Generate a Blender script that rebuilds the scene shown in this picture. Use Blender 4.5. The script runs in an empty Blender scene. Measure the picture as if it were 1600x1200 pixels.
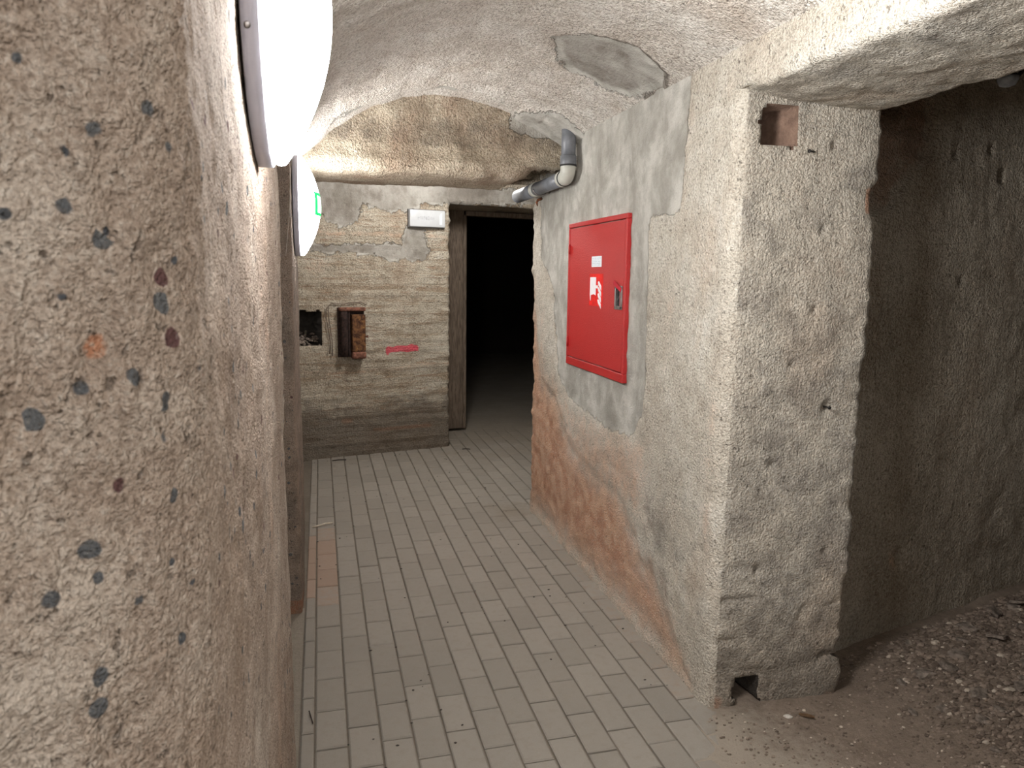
# Cellar corridor. World axes: x = across the corridor (to the right), y = along the corridor, z = up, metres.
import bpy, bmesh, math, random
import numpy as np
from mathutils import Vector, Matrix, noise
random.seed(7)
rng = np.random.default_rng(11)
scn = bpy.context.scene
COL = scn.collection
PI = math.pi

# ---------------------------------------------------------------- helpers: objects
def link(name, me, mats, parent=None, smooth=False):
    o = bpy.data.objects.new(name, me)
    COL.objects.link(o)
    for m in (mats if isinstance(mats, (list, tuple)) else [mats]):
        me.materials.append(m)
    if smooth:
        me.polygons.foreach_set('use_smooth', [True] * len(me.polygons))
    if parent is not None:
        o.parent = parent
    return o

def obj(name, bm, mats, parent=None, smooth=False, recalc=True):
    me = bpy.data.meshes.new(name)
    if recalc:
        bmesh.ops.recalc_face_normals(bm, faces=bm.faces)
    bm.to_mesh(me); bm.free()
    return link(name, me, mats, parent, smooth)

def thing(name, label, cat, loc=(0, 0, 0), rot=None, group=None):
    o = bpy.data.objects.new(name, None)
    COL.objects.link(o)
    o.empty_display_size = 0.05
    o.location = loc
    if rot is not None:
        o.rotation_euler = rot
    return tag(o, label, cat, group)

def tag(o, label, cat, group=None, kind=None):
    o['label'] = label; o['category'] = cat
    if group: o['group'] = group
    if kind: o['kind'] = kind
    return o

def struct(o, label=None, cat=None):
    o['kind'] = 'structure'
    if label: o['label'] = label
    if cat: o['category'] = cat
    return o

def add_box(bm, x0, x1, y0, y1, z0, z1, bevel=0.0, seg=2, M=None):
    vs = [bm.verts.new((x, y, z)) for z in (z0, z1) for y in (y0, y1) for x in (x0, x1)]
    fs = [bm.faces.new([vs[i] for i in q]) for q in ((0, 2, 3, 1), (4, 5, 7, 6), (0, 1, 5, 4), (1, 3, 7, 5), (3, 2, 6, 7), (2, 0, 4, 6))]
    out = vs
    if bevel > 0:
        es = list({e for f in fs for e in f.edges})
        r = bmesh.ops.bevel(bm, geom=es, offset=bevel, segments=seg, affect='EDGES', profile=0.5)
        out = list({v for f in r['faces'] for v in f.verts} | {v for v in vs if v.is_valid})
    if M is not None:
        bmesh.ops.transform(bm, matrix=M, verts=[v for v in out if v.is_valid])
    return out

def add_tube(bm, pts, r, n=12, caps=True):
    pts = [Vector(p) for p in pts]
    rs = r if isinstance(r, (list, tuple)) else [r] * len(pts)
    rings = []
    up = None
    for i, p in enumerate(pts):
        t = (pts[min(i + 1, len(pts) - 1)] - pts[max(i - 1, 0)]).normalized()
        if up is None:
            up = Vector((0, 0, 1)) if abs(t.z) < .9 else Vector((1, 0, 0))
        a = (up - t * up.dot(t)).normalized(); b = t.cross(a); up = a
        rings.append([bm.verts.new(p + rs[i] * (math.cos(2 * PI * k / n) * a + math.sin(2 * PI * k / n) * b)) for k in range(n)])
    for A, B in zip(rings[:-1], rings[1:]):
        for k in range(n):
            bm.faces.new((A[k], A[(k + 1) % n], B[(k + 1) % n], B[k]))
    if caps:
        bm.faces.new(rings[0][::-1]); bm.faces.new(rings[-1])

def add_lathe(bm, prof, n=64, M=None):
    # prof: (radius, height along local +x)
    rings = []
    new = []
    for r, h in prof:
        if r < 1e-6:
            v = bm.verts.new((h, 0, 0)); rings.append([v]); new.append(v)
        else:
            R = [bm.verts.new((h, r * math.cos(2 * PI * k / n), r * math.sin(2 * PI * k / n))) for k in range(n)]
            rings.append(R); new += R
    for A, B in zip(rings[:-1], rings[1:]):
        for k in range(n):
            k2 = (k + 1) % n
            if len(A) == 1 and len(B) == 1: continue
            if len(A) == 1: bm.faces.new((A[0], B[k], B[k2]))
            elif len(B) == 1: bm.faces.new((A[k], B[0], A[k2]))
            else: bm.faces.new((A[k], B[k], B[k2], A[k2]))
    if M is not None:
        bmesh.ops.transform(bm, matrix=M, verts=new)

def add_rock(bm, c, s, seed, sub=1):
    r = bmesh.ops.create_icosphere(bm, subdivisions=sub, radius=1.0)
    rot = Matrix.Rotation(seed * 2.399, 3, 'Z') @ Matrix.Rotation(seed * 1.1, 3, 'X')
    for v in r['verts']:
        d = 1 + .45 * noise.noise(v.co * 1.3 + Vector((seed * 3.1, seed * .7, 0)))
        p = v.co * d
        p = Vector([max(-.72, min(.72, q)) for q in p])
        p = rot @ p
        v.co = Vector((p.x * s[0], p.y * s[1], p.z * s[2])) + Vector(c)

# ---------------------------------------------------------------- helpers: shader nodes
class NT:
    def __init__(self, name):
        self.m = bpy.data.materials.new(name); self.m.use_nodes = True
        self.t = self.m.node_tree; self.t.nodes.clear()
        self.out = self.t.nodes.new('ShaderNodeOutputMaterial')
        self.b = self.t.nodes.new('ShaderNodeBsdfPrincipled')
        self.t.links.new(self.b.outputs[0], self.out.inputs[0])
    def n(self, ty, **kw):
        nd = self.t.nodes.new(ty)
        for k, v in kw.items(): setattr(nd, k, v)
        return nd
    def L(self, a, b):
        if hasattr(a, 'is_linked') or isinstance(a, bpy.types.NodeSocket): self.t.links.new(a, b)
        else: b.default_value = a
    def co(self, scale=None, kind='Object'):
        c = self.n('ShaderNodeTexCoord').outputs[kind]
        if scale is not None:
            mp = self.n('ShaderNodeMapping'); mp.inputs['Scale'].default_value = scale
            self.t.links.new(c, mp.inputs['Vector']); c = mp.outputs[0]
        return c
    def noise(self, co, scale, detail=4, rough=.55, dist=0):
        nd = self.n('ShaderNodeTexNoise')
        self.t.links.new(co, nd.inputs['Vector'])
        nd.inputs['Scale'].default_value = scale; nd.inputs['Detail'].default_value = detail
        nd.inputs['Roughness'].default_value = rough; nd.inputs['Distortion'].default_value = dist
        return nd.outputs['Fac']
    def vor(self, co, scale, out='Distance', feature='F1', rand=1):
        nd = self.n('ShaderNodeTexVoronoi', feature=feature)
        self.t.links.new(co, nd.inputs['Vector']); nd.inputs['Scale'].default_value = scale
        nd.inputs['Randomness'].default_value = rand
        return nd.outputs[out]
    def math(self, op, a, b=None, c=None, clamp=False):
        nd = self.n('ShaderNodeMath', operation=op); nd.use_clamp = clamp
        for i, x in enumerate((a, b, c)):
            if x is not None: self.L(x, nd.inputs[i])
        return nd.outputs[0]
    def ss(self, x, lo, hi, a=0., b=1.):
        nd = self.n('ShaderNodeMapRange', interpolation_type='SMOOTHSTEP')
        self.L(x, nd.inputs['Value'])
        for k, v in (('From Min', lo), ('From Max', hi), ('To Min', a), ('To Max', b)):
            self.L(v, nd.inputs[k])
        return nd.outputs[0]
    def mix(self, f, a, b, mode='MIX'):
        nd = self.n('ShaderNodeMix', data_type='RGBA', blend_type=mode)
        self.L(f, nd.inputs[0])
        for x, i in ((a, 6), (b, 7)):
            if isinstance(x, tuple): nd.inputs[i].default_value = (*x, 1) if len(x) == 3 else x
            else: self.t.links.new(x, nd.inputs[i])
        return nd.outputs[2]
    def attr(self, name, out='Fac'):
        nd = self.n('ShaderNodeAttribute', attribute_name=name); return nd.outputs[out]
    def bump(self, h, dist, strength=1.0, normal=None):
        nd = self.n('ShaderNodeBump')
        self.L(strength, nd.inputs['Strength']); nd.inputs['Distance'].default_value = dist
        self.t.links.new(h, nd.inputs['Height'])
        if normal is not None: self.t.links.new(normal, nd.inputs['Normal'])
        return nd.outputs[0]
    def fin(self, color=None, rough=.9, normal=None, metal=0., spec=.3, **kw):
        b = self.b
        if color is not None:
            if isinstance(color, tuple): b.inputs['Base Color'].default_value = (*color, 1)
            else: self.t.links.new(color, b.inputs['Base Color'])
        self.L(rough, b.inputs['Roughness']); self.L(metal, b.inputs['Metallic'])
        b.inputs['Specular IOR Level'].default_value = spec
        if normal is not None: self.t.links.new(normal, b.inputs['Normal'])
        for k, v in kw.items(): self.L(v, b.inputs[k.replace('_', ' ')])
        return self.m

def simple(name, color, rough=.6, metal=0., spec=.4, nscale=40, namp=.12, bump=0., **kw):
    t = NT(name); co = t.co()
    f = t.noise(co, nscale, 5, .6)
    dk = tuple(c * (1 - namp * 2) for c in color); lt = tuple(min(1, c * (1 + namp)) for c in color)
    col = t.mix(t.ss(f, .3, .7), dk, lt)
    nrm = t.bump(t.noise(co, nscale * 6, 4), bump) if bump else None
    return t.fin(col, rough, nrm, metal, spec, **kw)

def plaster(name, dark, mid, light, warm=(.50, .30, .19), pebbles=False, courses=False, grain=1.0, streak=None, bscale=1.0, warm_amt=.35):
    t = NT(name); co = t.co()
    n1 = t.noise(co, 1.7, 4, .62); n2 = t.noise(co, 11, 4, .65); n3 = t.noise(co, 90 * bscale, 3, .70); n4 = t.noise(co, 260 * bscale, 1, .6); n6 = t.noise(t.co((1, 1, .20)), 42, 3, .65)
    n5 = t.noise(t.co((1, 1, .45)), 3.1, 5, .6)
    v = t.math('ADD', t.math('MULTIPLY', n1, .5), t.math('ADD', t.math('MULTIPLY', n2, .3), t.math('MULTIPLY', n3, .32)))
    base = t.mix(t.ss(v, .40, .58), dark, mid)
    base = t.mix(t.ss(v, .54, .70), base, light)
    base = t.mix(t.math('MULTIPLY', t.ss(n5, .48, .72), warm_amt), base, warm)
    if streak is not None:                                  # horizontal courses of whitewashed brick showing through
        s1 = t.noise(t.co((1.1, 1.1, 9)), 2.2, 5, .62, .6); s2 = t.noise(t.co((1.6, 1.6, 16)), 3.3, 5, .6, .4)
        base = t.mix(t.math('MULTIPLY', t.ss(s1, .48, .64), .65), base, streak[0])
        base = t.mix(t.math('MULTIPLY', t.ss(s2, .55, .70), .6), base, streak[1])
    if pebbles:
        pos = t.co((1, 1, 1))
        vd = t.n('ShaderNodeTexVoronoi', feature='F1'); t.t.links.new(pos, vd.inputs['Vector']); vd.inputs['Scale'].default_value = 46
        sep = t.n('ShaderNodeSeparateColor'); t.t.links.new(vd.outputs['Color'], sep.inputs[0])
        pick = t.math('LESS_THAN', sep.outputs[0], .38)
        size = t.math('MULTIPLY_ADD', t.math('POWER', sep.outputs[2], 1.5), .30, .13)
        dj = t.math('ADD', vd.outputs['Distance'], t.math('MULTIPLY', t.math('SUBTRACT', t.noise(co, 90, 3), .5), .22))
        inside = t.ss(t.math('SUBTRACT', size, dj), 0., .06)
        pm = t.math('MULTIPLY', pick, inside)
        pc = t.mix(t.math('LESS_THAN', sep.outputs[1], .16), t.mix(sep.outputs[2], (.075, .085, .105), (.17, .18, .19)), (.16, .085, .085))
        base = t.mix(pm, base, pc)
    base = t.mix(t.ss(n3, .34, .52, .34, 0.), base, (.16, .125, .095))
    base = t.mix(t.ss(n3, .55, .72, 0., .25), base, (.80, .77, .71))  # dark hollows and pale crests of the grain paint its relief shading
    # exposed or rubbed red brick
    ab = t.attr('brick')
    mb = t.ss(t.math('ADD', ab, t.math('ADD', t.math('MULTIPLY', t.math('SUBTRACT', n2, .5), .9), t.math('MULTIPLY', t.math('SUBTRACT', n3, .5), 1.0))), .30, .92)
    bc = t.mix(t.ss(n2, .38, .62), (.55, .225, .115), (.70, .40, .25))
    bc = t.mix(t.math('MULTIPLY', t.ss(n3, .50, .66), .7), bc, (.60, .47, .37))
    base = t.mix(t.math('MULTIPLY', mb, .80), base, bc)
    # smooth grey cement repairs
    ac = t.attr('cement')
    mc = t.ss(t.math('ADD', ac, t.math('ADD', t.math('MULTIPLY', t.math('SUBTRACT', n2, .5), .95), t.math('MULTIPLY', t.math('SUBTRACT', n3, .5), .3))), .46, .53)
    c1 = t.noise(t.co((1, 1, .6)), 5.5, 6, .65, .4)
    cc = t.mix(t.ss(c1, .33, .66), (.30, .288, .255), (.54, .525, .485))
    cc = t.mix(t.ss(n2, .38, .6, .4, 0.), cc, (.25, .24, .215))
    base = t.mix(t.math('MULTIPLY', mc, .93), base, cc)
    # damp dirt stain; also painted shade on pillar face, soffit and oval rim
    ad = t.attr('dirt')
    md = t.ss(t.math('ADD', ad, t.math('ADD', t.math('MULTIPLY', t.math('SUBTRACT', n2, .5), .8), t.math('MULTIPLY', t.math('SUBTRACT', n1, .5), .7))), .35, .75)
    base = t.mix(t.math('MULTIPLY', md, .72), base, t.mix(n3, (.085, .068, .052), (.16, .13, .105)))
    # red spray mark
    ar = t.attr('spray')
    mr = t.ss(t.math('ADD', ar, t.math('MULTIPLY', t.math('SUBTRACT', n3, .5), .8)), .4, .75)
    base = t.mix(t.math('MULTIPLY', mr, .8), base, (.78, .05, .11))
    # small dark pits, their shade put into the colour
    pit = t.noise(co, 62, 3, .75, .3)
    pitm = t.math('MULTIPLY', t.ss(pit, .61, .69), t.math('SUBTRACT', 1., t.math('MULTIPLY', mc, .85)))
    base = t.mix(t.math('MULTIPLY', pitm, .55), base, (.07, .055, .045))
    gm = t.math('MULTIPLY_ADD', mc, -.72, 1.)
    jit = t.n('ShaderNodeVectorMath', operation='MULTIPLY_ADD')
    nz = t.n('ShaderNodeTexNoise'); t.t.links.new(co, nz.inputs['Vector']); nz.inputs['Scale'].default_value = 60 * bscale; nz.inputs['Detail'].default_value = 1
    t.t.links.new(nz.outputs['Color'], jit.inputs[0]); jit.inputs[1].default_value = (.012 / bscale,) * 3; t.t.links.new(co, jit.inputs[2])
    g1 = t.math('SUBTRACT', 1., t.vor(jit.outputs[0], 95 * bscale))
    h = t.math('ADD', t.math('MULTIPLY', g1, .42), t.math('ADD', t.math('MULTIPLY', n4, .45), t.math('ADD', t.math('MULTIPLY', n6, .55), t.math('MULTIPLY', n2, 1.1))))
    h = t.math('ADD', h, t.math('MULTIPLY', n3, .35))
    if courses:
        br = t.n('ShaderNodeTexBrick'); t.t.links.new(t.co(None, 'UV'), br.inputs['Vector'])
        br.inputs['Scale'].default_value = 1; br.inputs['Mortar Size'].default_value = .010; br.inputs['Mortar Smooth'].default_value = 1.
        br.inputs['Brick Width'].default_value = .26; br.inputs['Row Height'].default_value = .076
        h = t.math('SUBTRACT', h, t.math('MULTIPLY', br.outputs['Fac'], .15))
    h = t.math('SUBTRACT', t.math('MULTIPLY', h, gm), t.math('MULTIPLY', pitm, .35))
    nrm = t.bump(h, .017 * grain, 1.0)
    return t.fin(base, .95, nrm, 0., .15)

# ---------------------------------------------------------------- helpers: rough wall sheets
def sm(x, a, b):
    t = min(1., max(0., (x - a) / (b - a))); return t * t * (3 - 2 * t)

def rel(p, amp):
    v = Vector(p)
    return (amp[0] * noise.noise(v * 1.6) + amp[1] * noise.noise(v * 6.5 + Vector((7, 3, 1))) +
            amp[2] * noise.noise(v * 19 + Vector((1, 9, 4))) + amp[3] * noise.noise(v * 46 + Vector((5, 2, 8))))

def resample(pts, cell):
    """pts: list of tuples; cell: float or f(point)->size. Returns points along the polyline and arc lengths."""
    out = [Vector(pts[0])]; S = [0.]
    for a, b in zip(pts[:-1], pts[1:]):
        a = Vector(a); b = Vector(b); l = (b - a).length; d = 0.
        while d < l - 1e-6:
            c = cell(a + (b - a) * (d / l)) if callable(cell) else cell
            d2 = min(l, d + c)
            if l - d2 < .35 * c: d2 = l
            p = a + (b - a) * (d2 / l); S.append(S[-1] + (d2 - d)); out.append(p); d = d2
    return out, S

def sheet(name, path, cross, mat, amp=(.012, .006, .004, .002), disp=None, masks=None, flip=False, holes=(), parent=None, smooth=True, toward=(.6, 2.2, 1.2)):
    """path, cross: lists of world 3-D points (resampled); surface point = path[i] + cross[j] (cross = offsets).
    disp(p, s, t) -> extra outward displacement, masks(p, s, t) -> dict of per-vertex material masks,
    holes: (s0, s1, t0, t1, depth) pushed inwards with ragged edges."""
    P, S = path; Q, T = cross
    n, m = len(P), len(Q)
    Pa = np.array([tuple(p) for p in P]); Qa = np.array([tuple(q) for q in Q])
    base = Pa[:, None, :] + Qa[None, :, :]
    du = np.gradient(base, axis=0); dv = np.gradient(base, axis=1)
    nr = np.cross(du, dv); nr /= np.maximum(1e-9, np.linalg.norm(nr, axis=2, keepdims=True))
    to = np.array(toward)[None, None, :] - base
    k = np.unravel_index(np.argmin(np.linalg.norm(to, axis=2)), (n, m))
    flip = bool((nr[k] * to[k]).sum() < 0)
    if flip: nr = -nr
    vals = {}
    off = np.zeros((n, m))
    for i in range(n):
        for j in range(m):
            p = base[i, j]
            d = rel(p, amp)
            if masks:
                mk = masks(p, S[i], T[j])
                for k, v in mk.items():
                    if k == 'd': d += v; continue
                    if k not in vals: vals[k] = np.zeros((n, m), np.float32)
                    vals[k][i, j] = v
            if disp: d += disp(p, S[i], T[j])
            off[i, j] = d
    pos = (base + nr * off[:, :, None]).reshape(-1, 3)
    idx = np.arange(n * m).reshape(n, m)
    q = np.stack([idx[:-1, :-1], idx[1:, :-1], idx[1:, 1:], idx[:-1, 1:]], -1)
    if flip: q = q[:, :, ::-1]
    me = bpy.data.meshes.new(name)
    me.from_pydata(pos.tolist(), [], q.reshape(-1, 4).tolist())
    for k, v in vals.items():
        a = me.attributes.new(k, 'FLOAT', 'POINT'); a.data.foreach_set('value', v.reshape(-1))
    uvl = me.uv_layers.new(name='UVMap')
    li = np.empty(len(me.loops), np.int32); me.loops.foreach_get('vertex_index', li)
    Sa = np.array(S); Ta = np.array(T)
    uv = np.stack([Sa[li // m], Ta[li % m]], -1).astype(np.float32)
    uvl.data.foreach_set('uv', uv.reshape(-1))
    if holes:
        bm = bmesh.new(); bm.from_mesh(me); bm.verts.ensure_lookup_table(); bm.faces.ensure_lookup_table()
        nfa = nr.reshape(-1, 3)
        for (s0, s1, t0, t1, depth) in holes:
            fs = []
            for fi in range((n - 1) * (m - 1)):
                i, j = divmod(fi, m - 1)
                s = .5 * (S[i] + S[i + 1]); tt = .5 * (T[j] + T[j + 1])
                e = .014 * noise.noise(Vector((s * 22, tt * 22, 3)))
                dx = min(s - s0, s1 - s) + e; dy = min(tt - t0, t1 - tt) + e
                if dx > 0 and dy > 0 and (dx > .012 or dy > .012): fs.append(fi)
            if not fs: continue
            vi = bm.faces[fs[0]].verts[0].index
            nv = Vector(nfa[vi])
            faces = [bm.faces[k] for k in fs]
            r = bmesh.ops.extrude_face_region(bm, geom=faces)
            vs = [g for g in r['geom'] if isinstance(g, bmesh.types.BMVert)]
            for v in vs:
                v.co -= nv * depth * (1 + .12 * noise.noise(v.co * 20))
            bmesh.ops.delete(bm, geom=faces, context='FACES')
            bm.verts.ensure_lookup_table(); bm.faces.ensure_lookup_table()
            # deleting shifts indices: only one hole is cut per pass when order matters
            bm.verts.index_update(); bm.faces.index_update()
        bm.to_mesh(me); bm.free()
    o = link(name, me, mat, parent, smooth)
    return o

def poly_sd(x, y, poly):
    """signed distance, positive inside"""
    d = 1e9; ins = False
    n = len(poly)
    for i in range(n):
        ax, ay = poly[i]; bx, by = poly[(i + 1) % n]
        ex, ey = bx - ax, by - ay; wx, wy = x - ax, y - ay
        t = max(0., min(1., (wx * ex + wy * ey) / (ex * ex + ey * ey)))
        d = min(d, math.hypot(wx - ex * t, wy - ey * t))
        if (ay > y) != (by > y) and x < (bx - ax) * (y - ay) / (by - ay) + ax: ins = not ins
    return d if ins else -d

def patch(x, y, poly, w=.1):
    return min(1., max(0., .5 + poly_sd(x, y, poly) / w))

def arc(cx, cy, r, a0, a1, n, z=0.):
    return [(cx + r * math.cos(a0 + (a1 - a0) * k / n), cy + r * math.sin(a0 + (a1 - a0) * k / n), z) for k in range(n + 1)]

# ---------------------------------------------------------------- materials
M_RIGHT = plaster('plaster_right', (.46, .40, .33), (.65, .60, .515), (.80, .765, .69), warm=(.62, .46, .34), bscale=1.3, grain=.7)
M_LEFT = plaster('plaster_left', (.31, .23, .18), (.50, .405, .335), (.70, .62, .54), pebbles=True, warm=(.54, .38, .27), warm_amt=.25, bscale=2.2, grain=.62)
M_VAULT = plaster('plaster_vault', (.52, .46, .40), (.72, .67, .61), (.84, .81, .76), warm=(.52, .41, .32), warm_amt=.35, grain=.9)
M_BEAM = plaster('plaster_beam', (.34, .27, .20), (.50, .42, .32), (.62, .55, .44), warm=(.32, .205, .14), warm_amt=.7)
M_FAR = plaster('plaster_far', (.34, .28, .21), (.56, .50, .40), (.70, .65, .55), courses=True, streak=((.34, .25, .165), (.34, .20, .125)), grain=1.1, warm_amt=.2)
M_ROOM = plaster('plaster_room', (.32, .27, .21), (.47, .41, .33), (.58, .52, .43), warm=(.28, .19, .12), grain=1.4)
M_DARK = simple('shade_black_plaster', (.06, .052, .045), .95, bump=.01, spec=.1)  # near-black colour paints the shade inside cellar, niche and foot hole

def brickhole():
    t = NT('hole_brick'); co = t.co(); n = t.noise(co, 30, 5)
    return t.fin(t.mix(n, (.07, .045, .035), (.30, .20, .15)), .95, t.bump(t.noise(co, 90, 4), .006), 0, .1)
M_HOLE = brickhole()

def paver_mat():
    t = NT('concrete_paver'); co = t.co()
    rnd = t.attr('tone')
    red = t.attr('reddust')
    n1 = t.noise(co, 3, 5); n2 = t.noise(co, 30, 5, .65); n3 = t.noise(co, 400, 3, .7)
    c = t.mix(rnd, (.255, .234, .204), (.305, .28, .246))
    c = t.mix(t.math('MULTIPLY', t.ss(n1, .4, .7), .45), c, (.29, .262, .226))
    c = t.mix(t.math('MULTIPLY', t.ss(n2, .45, .7), .35), c, (.24, .21, .175))
    c = t.mix(t.math('MULTIPLY', t.ss(n3, .5, .75), .3), c, (.42, .39, .34))
    mr = t.ss(t.math('ADD', red, t.math('MULTIPLY', t.math('SUBTRACT', n2, .5), .7)), .3, .85)
    c = t.mix(t.math('MULTIPLY', mr, .42), c, (.40, .235, .155))
    dd = t.attr('dust')
    md = t.ss(t.math('ADD', dd, t.math('ADD', t.math('MULTIPLY', t.math('SUBTRACT', n2, .5), .6), t.math('MULTIPLY', t.math('SUBTRACT', n1, .5), .6))), .3, .8)
    c = t.mix(t.math('MULTIPLY', md, .85), c, (.24, .21, .172))
    h = t.math('ADD', t.math('MULTIPLY', n3, .5), t.math('MULTIPLY', n2, .8))
    return t.fin(c, .9, t.bump(h, .0018), 0, .2)
M_PAVER = paver_mat()

def dirt_mat(name, a, b, c):
    t = NT(name); co = t.co()
    n1 = t.noise(co, 4, 6); n2 = t.noise(co, 40, 5, .7); n3 = t.noise(co, 170, 4, .7)
    col = t.mix(t.ss(t.math('ADD', t.math('MULTIPLY', n1, .5), t.math('MULTIPLY', n2, .5)), .35, .65), a, b)
    col = t.mix(t.math('MULTIPLY', t.ss(n3, .55, .72), .6), col, c)
    da = t.math('ADD', t.attr('dust'), t.math('MULTIPLY', t.math('SUBTRACT', n2, .5), .8))
    col = t.mix(t.ss(da, .25, .95, 0., .85), col, (.36, .315, .26))
    h = t.math('ADD', n2, t.math('MULTIPLY', n3, .7))
    return t.fin(col, .97, t.bump(h, .006), 0, .1)
M_DIRT = dirt_mat('cellar_dirt', (.19, .148, .116), (.285, .228, .182), (.41, .34, .285))
M_SAND = dirt_mat('joint_sand', (.17, .145, .115), (.22, .19, .155), (.28, .25, .21))
M_SCREED = dirt_mat('dusty_screed', (.25, .22, .18), (.30, .265, .22), (.34, .31, .27))

def gravel_mat():
    t = NT('gravel_stone'); co = t.co()
    r = t.attr('tone'); n2 = t.noise(co, 60, 5)
    c = t.mix(r, (.115, .088, .07), (.33, .262, .212))
    c = t.mix(t.math('MULTIPLY', t.ss(r, .955, .97), 1.), c, (.60, .52, .43))
    c = t.mix(t.math('MULTIPLY', t.ss(n2, .5, .7), .5), c, (.25, .195, .155))
    return t.fin(c, .95, t.bump(t.noise(co, 220, 4), .003), 0, .15)
M_GRAVEL = gravel_mat()
M_ROCK = simple('rubble_rock', (.26, .215, .18), .95, nscale=35, namp=.3, bump=.004, spec=.15)
M_PEBBLE = simple('white_pebble', (.62, .58, .52), .7, nscale=80, bump=.001)

# ---------------------------------------------------------------- the setting
ZC = 2.6
def zpath(z0, z1, cell):
    return resample([(0, 0, z0), (0, 0, z1)], cell)

# right wall of the corridor with the pillar end that faces the camera
CEM = [(3.70, 2.35), (2.47, 2.35), (2.50, 2.16), (2.53, 1.745), (2.80, 1.735), (2.79, .96), (2.88, .83), (3.15, .80), (3.72, .86), (3.90, .94), (3.99, 1.2), (4.05, 1.45), (4.30, 1.62), (4.33, 2.0), (4.1, 2.35)]
BRK = [(4.60, .02), (2.30, .02), (2.42, .14), (2.66, .36), (2.75, .33), (2.80, .42), (3.05, .56), (3.30, .56), (3.70, .62), (4.0, .85), (4.26, .9), (4.36, 1.2), (4.45, 1.5), (4.60, 1.5)]
BRK2 = [(4.45, .3), (3.0, .42), (2.62, .42), (2.72, .9), (3.2, .86), (3.7, .86), (4.1, 1.0), (4.3, 1.5)]
def right_masks(p, s, t):
    x, y, z = p
    m = {}
    if x < 1.305 and y > 2.0:
        ce = patch(y, z, CEM, .09)
        b = .97 * patch(y, z, BRK, .40)
        b2 = .60 * patch(y, z, BRK2, .35)
        b3 = .46 * patch(y, z, [(2.62, 1.15), (2.50, 1.15), (2.48, 1.62), (2.66, 1.62)], .25)
        b4 = .52 * patch(y, z, [(2.30, .5), (2.17, .5), (2.17, 1.5), (2.24, 1.5)], .2)
        m['brick'] = max(b, b2, b3, b4) if ce < .5 else 0.
        m['cement'] = ce
        m['dirt'] = .55 * sm(.75 - abs(y - 2.55) * .9 - abs(z - .55) * .6, .1, .8) + .25 * sm(.25 - z, 0, .25)
        m['d'] = -.010 * sm(b, .45, .6) - .004 * sm(ce, .45, .6)
    else:
        e = .25 * sm(.45 - z, 0, .5)
        m['dirt'] = .52 + e  # overall darkening of the pillar face put in for its weaker light
        m['brick'] = .9 * patch(x, z, [(1.74, .0), (1.9, .0), (1.9, .02), (1.74, .02)], .04) if y < 2.2 else 0.
        if x < 1.36 and z < .08: m['brick'] = max(m['brick'], .75 * sm(1.37 - x, 0, .05) * sm(.08 - z, 0, .05))
        if x > 1.76 and y < 2.25: m['brick'] = max(m['brick'], .95 * sm(.06 - abs(z - 1.76), 0, .03))
        # lumps left where layers of plaster broke away near the foot
        k = noise.noise(Vector((x * 5, 1, z * 6))) + noise.noise(Vector((x * 13, 4, z * 15))) * .5
        m['d'] = -.008 * sm(k + (.42 - z) * 2.2, .15, .35) + .007 * sm(k + (.16 - z) * 4, .1, .35) + .006 * k * sm(.6 - z, 0, .5)
        for gx0, gx1, gz, gd in ((1.30, 1.46, .40, .012), (1.29, 1.42, .25, .010), (1.29, 1.50, .135, .008), (1.70, 1.86, .145, .022), (1.62, 1.80, .36, .008), (1.32, 1.50, .52, .007)):
            gz += .018 * noise.noise(Vector((x * 9, gz * 40, 0))) + .008 * noise.noise(Vector((x * 30, gz * 40, 3)))
            m['d'] -= gd * sm(.013 - abs(z - gz), 0, .009) * sm(x, gx0, gx0 + .02) * sm(gx1 - x, 0, .05)
        ed = math.exp(-abs(x - 1.80) / .035)
        m['d'] += ed * (.018 * noise.noise(Vector((2, 3, z * 9))) + .012 * noise.noise(Vector((2, 7, z * 26))) - .008)
        m['d'] -= ed * .03 * sm(.07 - abs(z - 1.77), 0, .05)
        for cx, cz, r in ((1.665, 1.07, .014), (1.60, 1.66, .008), (1.62, 1.93, .009), (1.585, 1.40, .007), (1.47, .88, .008), (1.70, .55, .010), (1.52, 1.22, .007), (1.44, .5, .009)):
            dd = math.hypot((x - cx), (z - cz) * .8)
            if dd < r * 2: m['d'] -= .018 * sm(r * 2 - dd, 0, r * 1.4)
    # ragged edge at the far end of the wall
    if y > 4.44 and x < 1.35:
        m['d'] = m.get('d', 0) + .012 * noise.noise(Vector((0, 5, z * 10))) + .008 * noise.noise(Vector((0, 9, z * 27)))
    return m
rc = .055
plan = [(3.4, 4.60, 0), (1.34, 4.50, 0)] + arc(1.315, 4.465, .035, PI / 2, PI, 4) + [(1.28, 4.2, 0), (1.28, 2.17 + rc, 0)] + arc(1.28 + rc, 2.16 + rc, rc, PI, 1.5 * PI, 5) + [(1.40, 2.155, 0), (1.785, 2.14, 0)] + arc(1.785, 2.165, .025, -PI / 2, 0, 3) + [(1.82, 2.35, 0)]
rpath = resample(plan, lambda p: .05 if p.x > 1.9 else .0125)
def s_at(P, S, f):
    return min(range(len(P)), key=lambda i: f(P[i]))
sA = [S for p, S in zip(*rpath) if p.y < 2.2]
def s_of(x):  # arc length on the pillar face at a given x
    P, S = rpath
    k = min((i for i in range(len(P)) if P[i].y < 2.17), key=lambda i: abs(P[i].x - x)); return S[k]
w_right = sheet('wall_right', rpath, zpath(-.03, ZC, .0125), M_RIGHT, (.010, .006, .0045, .0025), masks=right_masks, flip=True)
struct(w_right)
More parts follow.
